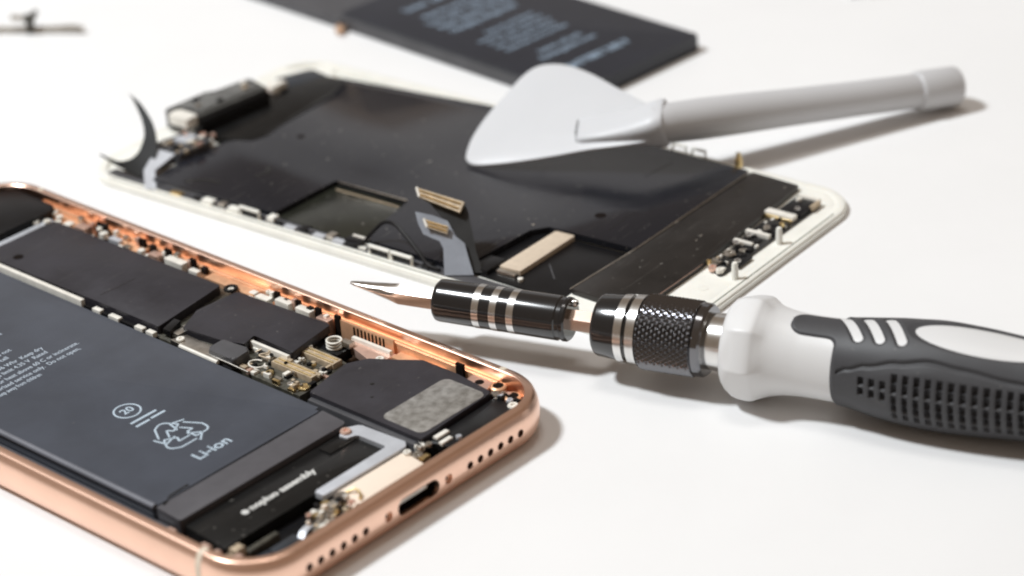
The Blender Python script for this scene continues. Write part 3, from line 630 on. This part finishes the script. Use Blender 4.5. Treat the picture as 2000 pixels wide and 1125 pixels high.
for k in range(12):
    chip(disp, random.uniform(42.5, 50), random.uniform(124.0, 128.5), random.uniform(2.3, 3.4), random.choice([.7, 1.0, 1.6]), random.choice([.6, .9]), .8, random.choice(['black', 'pale', 'nickel', 'tan', 'black', 'pinkm']))
box('block_clip', 44.6, 124.8, 49.2, 126.8, 2.2, 4.2, 'pale', disp, bev=.3)
prism('sensor_mount', rounded([(12.0, 119.6), (20.4, 118.4), (20.6, 125.8), (13.0, 127.4)], .6), 1.3, 4.0, 'cell2_edge', disp, bev=.4)
box('sensor_plate', 15.8, 121.6, 19.6, 124.8, 4.0, 4.5, 'bracket', disp, bev=.2)
box('sensor_side', 8.4, 121.8, 13.4, 128.4, 1.3, 3.2, 'black', disp, bev=.4)
prism('far_flex', rounded([(49.4, 125.0), (58.2, 121.4), (59.0, 126.8), (51.6, 130.4)], .6), 1.0, 2.6, 'blued', disp, bev=.2)
ribbon('curled_flex', [(3.3, 132.3, 4.4), (3.3, 126.3, 2.8), (4.3, 121.3, 2.0), (9.1, 122.7, 4.5), (13.3, 126.8, 7.3), (16.0, 132.3, 9.8), (16.9, 136.6, 11.1)],
       [(3.5, 132.4, 4.5), (4.5, 128.5, 3.4), (7.1, 126.6, 3.9), (10.5, 127.4, 5.7), (12.8, 129.3, 7.3), (15.0, 132.7, 9.3), (17.0, 136.7, 11.2)], .2, mat('dark_grey_flex', (0.012, 0.012, 0.012), 0.55, var=0.2, vscale=2, spec=0.2), disp)
sheet('white_foot', [(0.9, 118.4, 1.3), (2.0, 116.4, 1.3), (5.6, 120.0, 2.9), (11.2, 119.8, 4.1), (10.6, 124.2, 4.5), (4.5, 121.9, 2.9)], .5, 'bracket', disp)

# ------------------------------------------------------------------ loose battery behind
b2 = thing('loose_battery', 'charcoal phone battery with pale blue print lying loose behind the display', 'battery', (15.1, 145.6, 0), math.radians(43.3))
c2 = prism('pouch', rounded(rect(0, 0, 37.2, 70), .8), .05, 3.55, 'cell2', b2, bev=.5, seg=3)
box('side_film', -.25, .6, .6, 69.4, .1, 2.9, 'cell2_edge', c2, bev=.25)
prism('terminal_fold', rounded([(-.4, 70.2), (36.4, 70.2), (36.4, 104), (-.9, 104)], .8), .05, 2.0, 'cell2_edge', b2, bev=.4, seg=3)
ribbon('orange_tab', [(-.4, 67.8, .6), (-1.8, 67.2, 1.6), (-3.4, 66.2, .4)], [(-.4, 69.8, .6), (-1.8, 69.4, 1.6), (-3.2, 68.6, .4)], .2, mat('amber_film', (0.42, 0.26, 0.16), 0.4), b2)
Z2 = 3.56
text('printed_word', 'BATTERY 3.82 V', 8.2, 9.8, Z2, 3.1, 'ink_blue', c2, 'LEFT', sx=.82, bold=.16)
for x, y, s, z, b in ((8.0, 17.4, 'Rechargeable Li-ion', 2.4, .07), (10.5, 20.4, 'battery cell pack', 2.2, .06), (6.6, 26.2, 'Authorized service provider', 1.9, .06), (6.4, 28.8, 'only.  Potential for burning', 1.9, .06), (7.0, 31.4, 'Do not open, crush, heat or', 1.9, .06),
                      (6.4, 34.0, 'incinerate.  Read manual first', 1.9, .06), (11.0, 36.6, 'Keep dry and dispose', 1.9, .06), (7.0, 43.0, 'Charging voltage limit', 2.6, .1), (6.8, 46.4, 'Rated capacity 7.45 Whr', 2.6, .1), (6.8, 49.8, 'Li-ion 3.82 V 1960 mAh', 2.6, .1), (8.8, 53.4, 'Made for service use', 2.4, .09), (9.0, 59.4, 'Li-ion  cell', 3.2, .12), (18, 64.6, 'R  C', 3.0, .1)):
    text('printed_line', s, x, y, Z2, z, 'ink_blue', c2, 'LEFT', sx=.84, bold=b)

# ------------------------------------------------------------------ plastic opening tool
tool = thing('opening_tool', 'white plastic pick blade on a light grey rod leaning across the display edge', 'opening tool', (-6.9, 118.0 - 0, 3.2))
ex = Vector((.950, -.252, .184)).normalized()
ey = Vector((.182, .927, .329)); ey = (ey - ex * ey.dot(ex)).normalized(); ez = ex.cross(ey)
def bl(x, y, z=0.0): return ex * x + ey * y + ez * z
out2 = [(-0.1, 0.0), (-0.2, 2.3), (0.4, 6.1), (2.3, 11.1), (5.2, 16.3), (8.1, 21.2), (10.9, 23.6), (14.6, 23.6), (18.4, 22.0), (23.0, 18.8), (28.6, 13.8), (34.1, 9.1), (36.9, 5.9), (37.8, 2.4), (36.7, -1.2), (32.3, -1.8), (24.3, -1.8), (17.4, -2.3), (9.4, -2.5), (2.1, -1.9)]
ol = [Vector((x, y, 0)) for x, y in out2]; ol = [v for v in smoothpath(ol + [ol[0]], 4)][:-1]
bm = bmesh.new(); k = len(ol)
cxy = Vector((19, 6, 0))
hi = [bm.verts.new(bl(v.x, v.y, .25) * S) for v in ol]; hin = []
for v in ol:
    d = (cxy - v); q = v + d.normalized() * min(2.4, d.length * .4); hin.append(bm.verts.new(bl(q.x, q.y, .62) * S))
lo = [bm.verts.new(bl(v.x, v.y, -.25) * S) for v in ol]
bm.faces.new(hin); bm.faces.new(lo[::-1])
for i in range(k):
    j = (i + 1) % k
    bm.faces.new((hi[i], hi[j], hin[j], hin[i])); bm.faces.new((lo[i], lo[j], hi[j], hi[i]))
blade = from_bm('pick_blade', bm, 'blade', tool, smooth=50)
def blprism(name, poly, z0, z1, m, parent, bev=.2):
    bm = bmesh.new(); n = len(poly)
    lo = [bm.verts.new(bl(x, y, z0) * S) for x, y in poly]; hi = [bm.verts.new(bl(x, y, z1) * S) for x, y in poly]
    top = bm.faces.new(hi); bm.faces.new(lo[::-1])
    for i in range(n): bm.faces.new((lo[i], lo[(i + 1) % n], hi[(i + 1) % n], hi[i]))
    bmesh.ops.bevel(bm, geom=list(top.edges), offset=bev * S, segments=2, profile=.5, affect='EDGES', clamp_overlap=True)
    return from_bm(name, bm, m, parent)
bm = bmesh.new(); rings = []
for x, y, z, hw, ht in ((21.6, 3.2, .1, 2.4, .5), (22.0, 3.15, .15, 3.0, 1.0), (22.8, 3.1, .2, 3.2, 1.3), (27, 2.8, .25, 3.35, 1.6), (32, 2.5, .4, 3.6, 2.2), (36, 2.5, .4, 4.0, 3.2), (38.4, 2.9, .1, 4.15, 3.8), (39.0, 3.1, 0, 3.9, 3.6)):
    e = 2.0 / (5.0 if x < 30 else 3.4); ring = []
    for k in range(40):
        a = 2 * PI * k / 40; c, d = math.cos(a), math.sin(a)
        ring.append(bm.verts.new(bl(x + .12 * (y - 3) , y + hw * math.copysign(abs(c) ** e, c), z + ht * math.copysign(abs(d) ** e, d)) * S))
    rings.append(ring)
for A, B in zip(rings, rings[1:]):
    for k in range(40): bm.faces.new((A[k], A[(k + 1) % 40], B[(k + 1) % 40], B[k]))
bm.faces.new(rings[0][::-1]); bm.faces.new(rings[-1])
nk = from_bm('blade_neck', bm, 'blade', blade, smooth=40)
tube('notch_shade', [bl(21.5, 6.2, .60), bl(21.45, 3.2, .62), bl(21.9, .3, .60)], .16, 'hole', nk, n=6, flat=.5)  # dark line painting the shadow at the neck's step
h0, h1 = Vector((28.3, 110.6, 11.2)), Vector((88.8, 135.3, 3.98))
org = Vector((-6.9, 118.0, 3.2)); ax = (h1 - h0); hl = ax.length; ax.normalize()
def rodpart(name, pr, m, parent, n=48):
    o = lathe(name, pr, m, parent, n=n)
    q = Vector((1, 0, 0)).rotation_difference(ax)
    o.data.transform(Matrix.Translation((h0 - org) * S) @ q.to_matrix().to_4x4())
    return o
rod = rodpart('grip_rod', [(-1.5, 2.4), (-.6, 3.4), (.6, 3.65), (3, 3.75), (10, 3.92), (18, 3.82), (30, 3.55), (44, 3.4), (hl - 9.6, 3.4), (hl - 9.2, 3.3)], 'rod', tool)
rodpart('rod_cap', [(hl - 9.2, 3.4), (hl - 8.9, 3.75), (hl - 8.3, 3.9), (hl - .6, 3.95), (hl - .15, 3.8), (hl, 3.4)], 'rod', rod)

# ------------------------------------------------------------------ bit driver lying in front
TIP = (-26.9, 59.0, 8.6); ANG = math.radians(-25.0)
drv = thing('bit_driver', 'precision screwdriver with silver tip, black knurled collar and grey white grip', 'screwdriver', TIP, ANG)
# bit: hexagonal shank flattened to a curved spade
bm = bmesh.new(); rings = []; N = 24
def hexr(ph, r): return r * math.cos(PI / 6) / math.cos(((ph) % (PI / 3)) - PI / 6)
for s, w, t, up in ((0, .34, .22, .75), (.6, .6, .32, .7), (2, .9, .5, .6), (4, 1.15, .8, .42), (6, 1.4, 1.2, .22), (7.6, 1.65, 1.55, .08), (8.8, 1.9, 1.9, 0), (9.4, 2.05, 2.05, 0), (17.0, 2.05, 2.05, 0)):
    hx_ = max(0, min(1, (s - 6.5) / 3)); ring = []
    for k in range(N):
        ph = 2 * PI * k / N
        f = (1 - hx_) + hx_ * hexr(ph, 1.0)
        ring.append(bm.verts.new(V(s, -w * f * math.sin(ph), t * f * math.cos(ph) + up)))
    rings.append(ring)
for A, B in zip(rings, rings[1:]):
    for k in range(N): bm.faces.new((A[k], A[(k + 1) % N], B[(k + 1) % N], B[k]))
bm.faces.new(rings[0][::-1]); bm.faces.new(rings[-1])
from_bm('driver_bit', bm, mat('warm_steel', (0.56, 0.52, 0.48), 0.24, 1.0, var=0.06, vscale=4), drv, smooth=25)
hold = lathe('bit_holder', [(16.2, 1.9), (16.2, 3.2), (16.5, 3.5), (17, 3.6), (38.0, 3.72), (38.2, 3.5), (38.9, 3.5), (39.1, 3.7), (39.6, 3.66), (39.9, 3.4), (39.9, 1.8)], 'holder', drv, n=72)
for s in (24.2, 27.3, 30.4):
    lathe('ring_band', [(s - .62, 3.5), (s - .6, 3.70), (s + .6, 3.71), (s + .62, 3.5)], 'steel', hold, n=72)
warm = mat('copper_tinted_steel', (0.62, 0.48, 0.40), 0.24, 1.0, var=0.06, vscale=4)
lathe('hex_shaft', [(39.9, 1.95), (45.3, 1.95)], warm, drv, n=6, mod=None, smooth=20)
lathe('set_ball', [(39.4, .1), (39.7, .55), (40.2, .7), (40.7, .55), (41.0, .1)], 'steel', drv, n=20, at=(0, 1.0, 2.6))
col = lathe('collar', [(44.9, 2.0), (44.9, 4.6), (45.2, 5.0), (45.6, 5.15), (49.1, 5.35), (49.1, 4.5)], 'holder', drv, n=80)
lathe('ring_band', [(49.1, 4.8), (49.15, 5.55), (50.5, 5.65), (50.55, 5.0)], 'steel', col, n=80)
lathe('ring_groove', [(50.5, 5.2), (51.25, 5.25)], 'holder', col, n=60)
lathe('ring_band', [(51.2, 5.0), (51.25, 5.78), (52.7, 5.85), (52.75, 5.0)], 'steel', col, n=80)
def knurl(s, ph, r):
    if not 53.0 < s < 62.0: return r
    u = (s - 53) / .66; v = ph * 76 / (2 * PI)
    tri = lambda q: abs((q % 1.0) - .5) * 2
    return r + .26 * (min(tri(u * .5 + v * .5), tri(u * .5 - v * .5)) * 1.6 - .35)
pk = [(52.75, 5.0), (52.8, 5.7), (53.0, 5.85)] + [(53.0 + 9.0 * i / 150, 5.95) for i in range(1, 150)] + [(62.0, 5.9), (62.1, 5.75), (62.4, 6.0), (63.4, 5.95), (63.8, 5.6), (63.8, 4.0)]
lathe('knurled_ring', pk, 'knurl', drv, n=608, mod=knurl, smooth=28)
lathe('steel_neck', [(63.6, 4.5), (64.4, 4.6), (66.6, 4.75), (68.4, 5.2)], 'steel', drv, n=64)
RP = [(67.4, 4.6), (67.4, 6.9), (67.9, 7.5), (68.8, 8.05), (70.0, 8.45), (71.6, 8.62), (72.6, 8.5), (73.3, 8.1), (74.6, 7.35), (76.0, 6.95), (77.8, 6.68), (80, 6.52), (85.6, 6.62), (90, 7.15), (96, 7.85), (102, 8.1), (108, 7.9), (114, 7.5), (120, 7.3), (128, 7.6), (134, 7.8), (137.6, 7.2), (139, 5.6), (139.4, 2.5)]
def rad(s):
    for (a, ra), (b, rb) in zip(RP[1:], RP[2:]):
        if a <= s <= b:
            t = (s - a) / (b - a); i = RP.index((a, ra))
            pa = RP[max(1, i - 1)]; pb = RP[min(len(RP) - 1, i + 2)]
            m0 = (rb - pa[1]) / max(.01, b - pa[0]) * (b - a); m1 = (pb[1] - ra) / max(.01, pb[0] - a) * (b - a)
            t2, t3 = t * t, t * t * t
            if a < 68.5 or a > 133: return ra + (rb - ra) * t
            return (2 * t3 - 3 * t2 + 1) * ra + (t3 - 2 * t2 + t) * m0 + (-2 * t3 + 3 * t2) * rb + (t3 - t2) * m1
    return RP[-1][1]
def sstep(a, b, x):
    t = max(0.0, min(1.0, (x - a) / (b - a))); return t * t * (3 - 2 * t)
def grip_sdf(s, ph):
    """Positive inside the rubber over-mould, in mm along the surface."""
    if ph > PI: ph -= 2 * PI
    sa = (ph - math.radians(10)) * 8.0           # signed distance round the grip from the thumb line
    a = abs(sa)
    body = s - 85.4
    dx, dy = max(77.8 + 2.4 - s, 0), max(a - (3.1 - 2.4), 0)
    tongue = 2.4 - math.hypot(dx, dy)
    k = 1.6
    h = max(k - abs(body - tongue), 0) / k
    d = max(body, tongue) + h * h * k * .25
    for c in (87.6, 91.1, 94.6):
        p0, p1 = (c - 1.9, -3.4), (c + 1.4, 2.4)
        t = max(0, min(1, ((s - p0[0]) * (p1[0] - p0[0]) + (sa - p0[1]) * (p1[1] - p0[1])) / ((p1[0] - p0[0]) ** 2 + (p1[1] - p0[1]) ** 2)))
        d = min(d, math.hypot(s - p0[0] - t * (p1[0] - p0[0]), sa - p0[1] - t * (p1[1] - p0[1])) - .74)
    e = math.hypot((s - 108.6) / 11.2, (sa + .4) / 3.5)
    d = min(d, (e - 1) * 3.4)
    return d
SS = [67.9 + .22 * i for i in range(int((139.3 - 67.9) / .22))]
NPH = 220
def facet(s, ph):
    w = sstep(67.6, 69.5, s) * (1 - sstep(72.4, 75.0, s))
    c = (ph % (PI / 4)) - PI / 8
    return w * ((math.cos(PI / 8) / math.cos(c) - 1) * 8.4 * .9 + .18)
cache = {}
def core_mod(s, ph, r):
    d = grip_sdf(s, ph)
    return r + facet(s, ph) - 1.4 * sstep(.35, 1.2, d)
lathe('handle', [(67.4, 4.6), (67.4, 6.9)] + [(s, rad(s)) for s in SS] + [(139.4, 2.5)], 'handle', drv, n=NPH, mod=core_mod, smooth=60)
# rubber over-mould: rises out of the white core wherever the pattern is positive
def groove_phi(s):
    pts = [(85.6, 78), (88, 69), (91, 62), (96, 54), (101, 48), (106, 51), (114, 56), (124, 60), (139, 64)]
    for (a, b), (c, d) in zip(pts, pts[1:]):
        if a <= s <= c: return math.radians(b + (d - b) * sstep(a, c, s))
    return math.radians(64)
bm = bmesh.new(); grid = {}
G0 = 76.6; DSN = .16; NS = int((138.6 - G0) / DSN); NP = 300
def gr(s, ph):
    d = grip_sdf(s, ph)
    r = rad(s) + max(-.45, min(.32, d * .75))
    p = ph if ph < PI else ph - 2 * PI
    q = abs(p - math.radians(12)) + math.radians(12)      # mirrored side
    if d > .4 and s > 86.5:
        g = abs(q - groove_phi(s)) * 8
        r -= .42 * (1 - sstep(.12, .55, g))
        r += .22 * sstep(0.3, 2.2, (q - groove_phi(s)) * 8) * sstep(88, 92, s)
        # vertical slots
        if s > 89.6:
            col_ = (s - 90.6) / 1.78; ci = round(col_); fx_ = abs(col_ - ci) * 1.78
            for ri, c in enumerate((69, 80, 93, 104, 117)):
                if ci < 3 and ri not in (1, 2): continue
                if ci >= 3: c = c + 1.5
                fy = abs(math.degrees(q) - c) / 57.3 * 8
                m_ = (1 - sstep(.26, .50, fx_)) * (1 - sstep(.52, .80, fy))
                r -= 1.0 * m_
    return r, d
for i in range(NS + 1):
    s = G0 + i * DSN
    for j in range(NP):
        ph = 2 * PI * j / NP
        r, d = gr(s, ph)
        if d > -.9: grid[i, j] = bm.verts.new(V(s, -r * math.sin(ph), r * math.cos(ph)))
for i in range(NS):
    for j in range(NP):
        ks = ((i, j), (i, (j + 1) % NP), (i + 1, (j + 1) % NP), (i + 1, j))
        if all(q in grid for q in ks): bm.faces.new([grid[q] for q in ks])
from_bm('rubber_grip', bm, 'rubber', drv, smooth=70)

# ------------------------------------------------------------------ small out-of-focus hardware at the back
br = thing('metal_bracket', 'small dark bracket with an upright post standing far behind the phone', 'bracket', (-101.5, 206.0, 0), math.radians(-7))
tube('bracket_bar', [(-17, .8, .9), (-4, .4, .7), (4, 0, .8), (9.5, -.4, 1.2), (12.0, -.6, .8)], .8, 'nickel', br)
lathe('upright_post', [(0.3, 1.1), (1.2, .9), (2.8, .9), (3.0, 1.4), (3.9, 1.5), (4.2, 1.0)], 'pcb', br, n=20, axis='z')
tube('side_arm', [(-4.0, .2, 3.6), (-1.6, 0, 3.5), (.4, 0, 3.4)], .7, 'nickel', br)
tube('side_arm', [(.4, 0, 3.6), (1.8, 0, 5.0)], .6, 'pcb', br)
cl = thing('plastic_clip', 'tiny pale clip lying at the back edge of the white table', 'clip', (81.5, 196.4, 0), .2)
box('clip_body', -5, -1.2, 5, 1.8, .05, 2.0, 'bracket', cl, bev=.4)
tube('clip_spring', [(-1, -1.6, .8), (2.0, -2.2, 1.6), (4.5, -1.6, .8)], .6, 'beige', cl)

# ------------------------------------------------------------------ camera
cam = bpy.data.cameras.new('camera'); co = bpy.data.objects.new('camera', cam); COL.objects.link(co)
r_ = Vector((0.99777783, -0.03100626, -0.05897473)); u_ = Vector((0.06662888, 0.46432358, 0.88315582)); f_ = Vector((0, 0.88512272, -0.46535769))
mtx = Matrix((r_, u_, -f_)).transposed().to_4x4(); mtx.translation = Vector((0, -330, 210.777)) * S
co.matrix_world = mtx
cam.sensor_width = 36; cam.lens = 5096.557 / 2000 * 36
cam.clip_start = 1; cam.clip_end = 1000
cam.dof.use_dof = True; cam.dof.focus_distance = 42.6; cam.dof.aperture_fstop = cam.lens * 1e-3 / (0.62)
cam.dof.aperture_blades = 0
scn.camera = co

# ------------------------------------------------------------------ light
w = bpy.data.worlds.new('World'); scn.world = w; w.use_nodes = True
bg = w.node_tree.nodes['Background']; bg.inputs['Color'].default_value = (1.0, 0.78, 0.60, 1); bg.inputs['Strength'].default_value = 0.23
def area(name, loc, target, sx, sy, radiance, col=(1, 1, 1)):
    l = bpy.data.lights.new(name, 'AREA'); l.shape = 'RECTANGLE'; l.size = sx; l.size_y = sy; l.energy = radiance * PI * sx * sy; l.color = col
    o = bpy.data.objects.new(name, l); COL.objects.link(o); o.location = loc
    o.rotation_euler = (Vector(target) - Vector(loc)).to_track_quat('-Z', 'Y').to_euler()
    return o
area('key_softbox', (-80, 14, 130), (0, 5, 0), 19, 19, 213, (0.925, 0.968, 1.0))
area('overhead_softbox', (0, 22, 120), (0, 10, 0), 40, 28, 8.2, (1.0, 0.97, 0.93))
area('rear_panel', (0, 125, 40), (0, 10, 18), 120, 46, 0.30, (0.80, 0.90, 1.0))

vs = scn.view_settings
vs.view_transform = 'Standard'; vs.look = 'None'; vs.gamma = 1.0; vs.exposure = 0.0
try: vs.use_curve_mapping = False
except Exception: pass
scn.cycles.use_denoising = True
scn.cycles.filter_width = 2.0
scn.cycles.max_bounces = 8
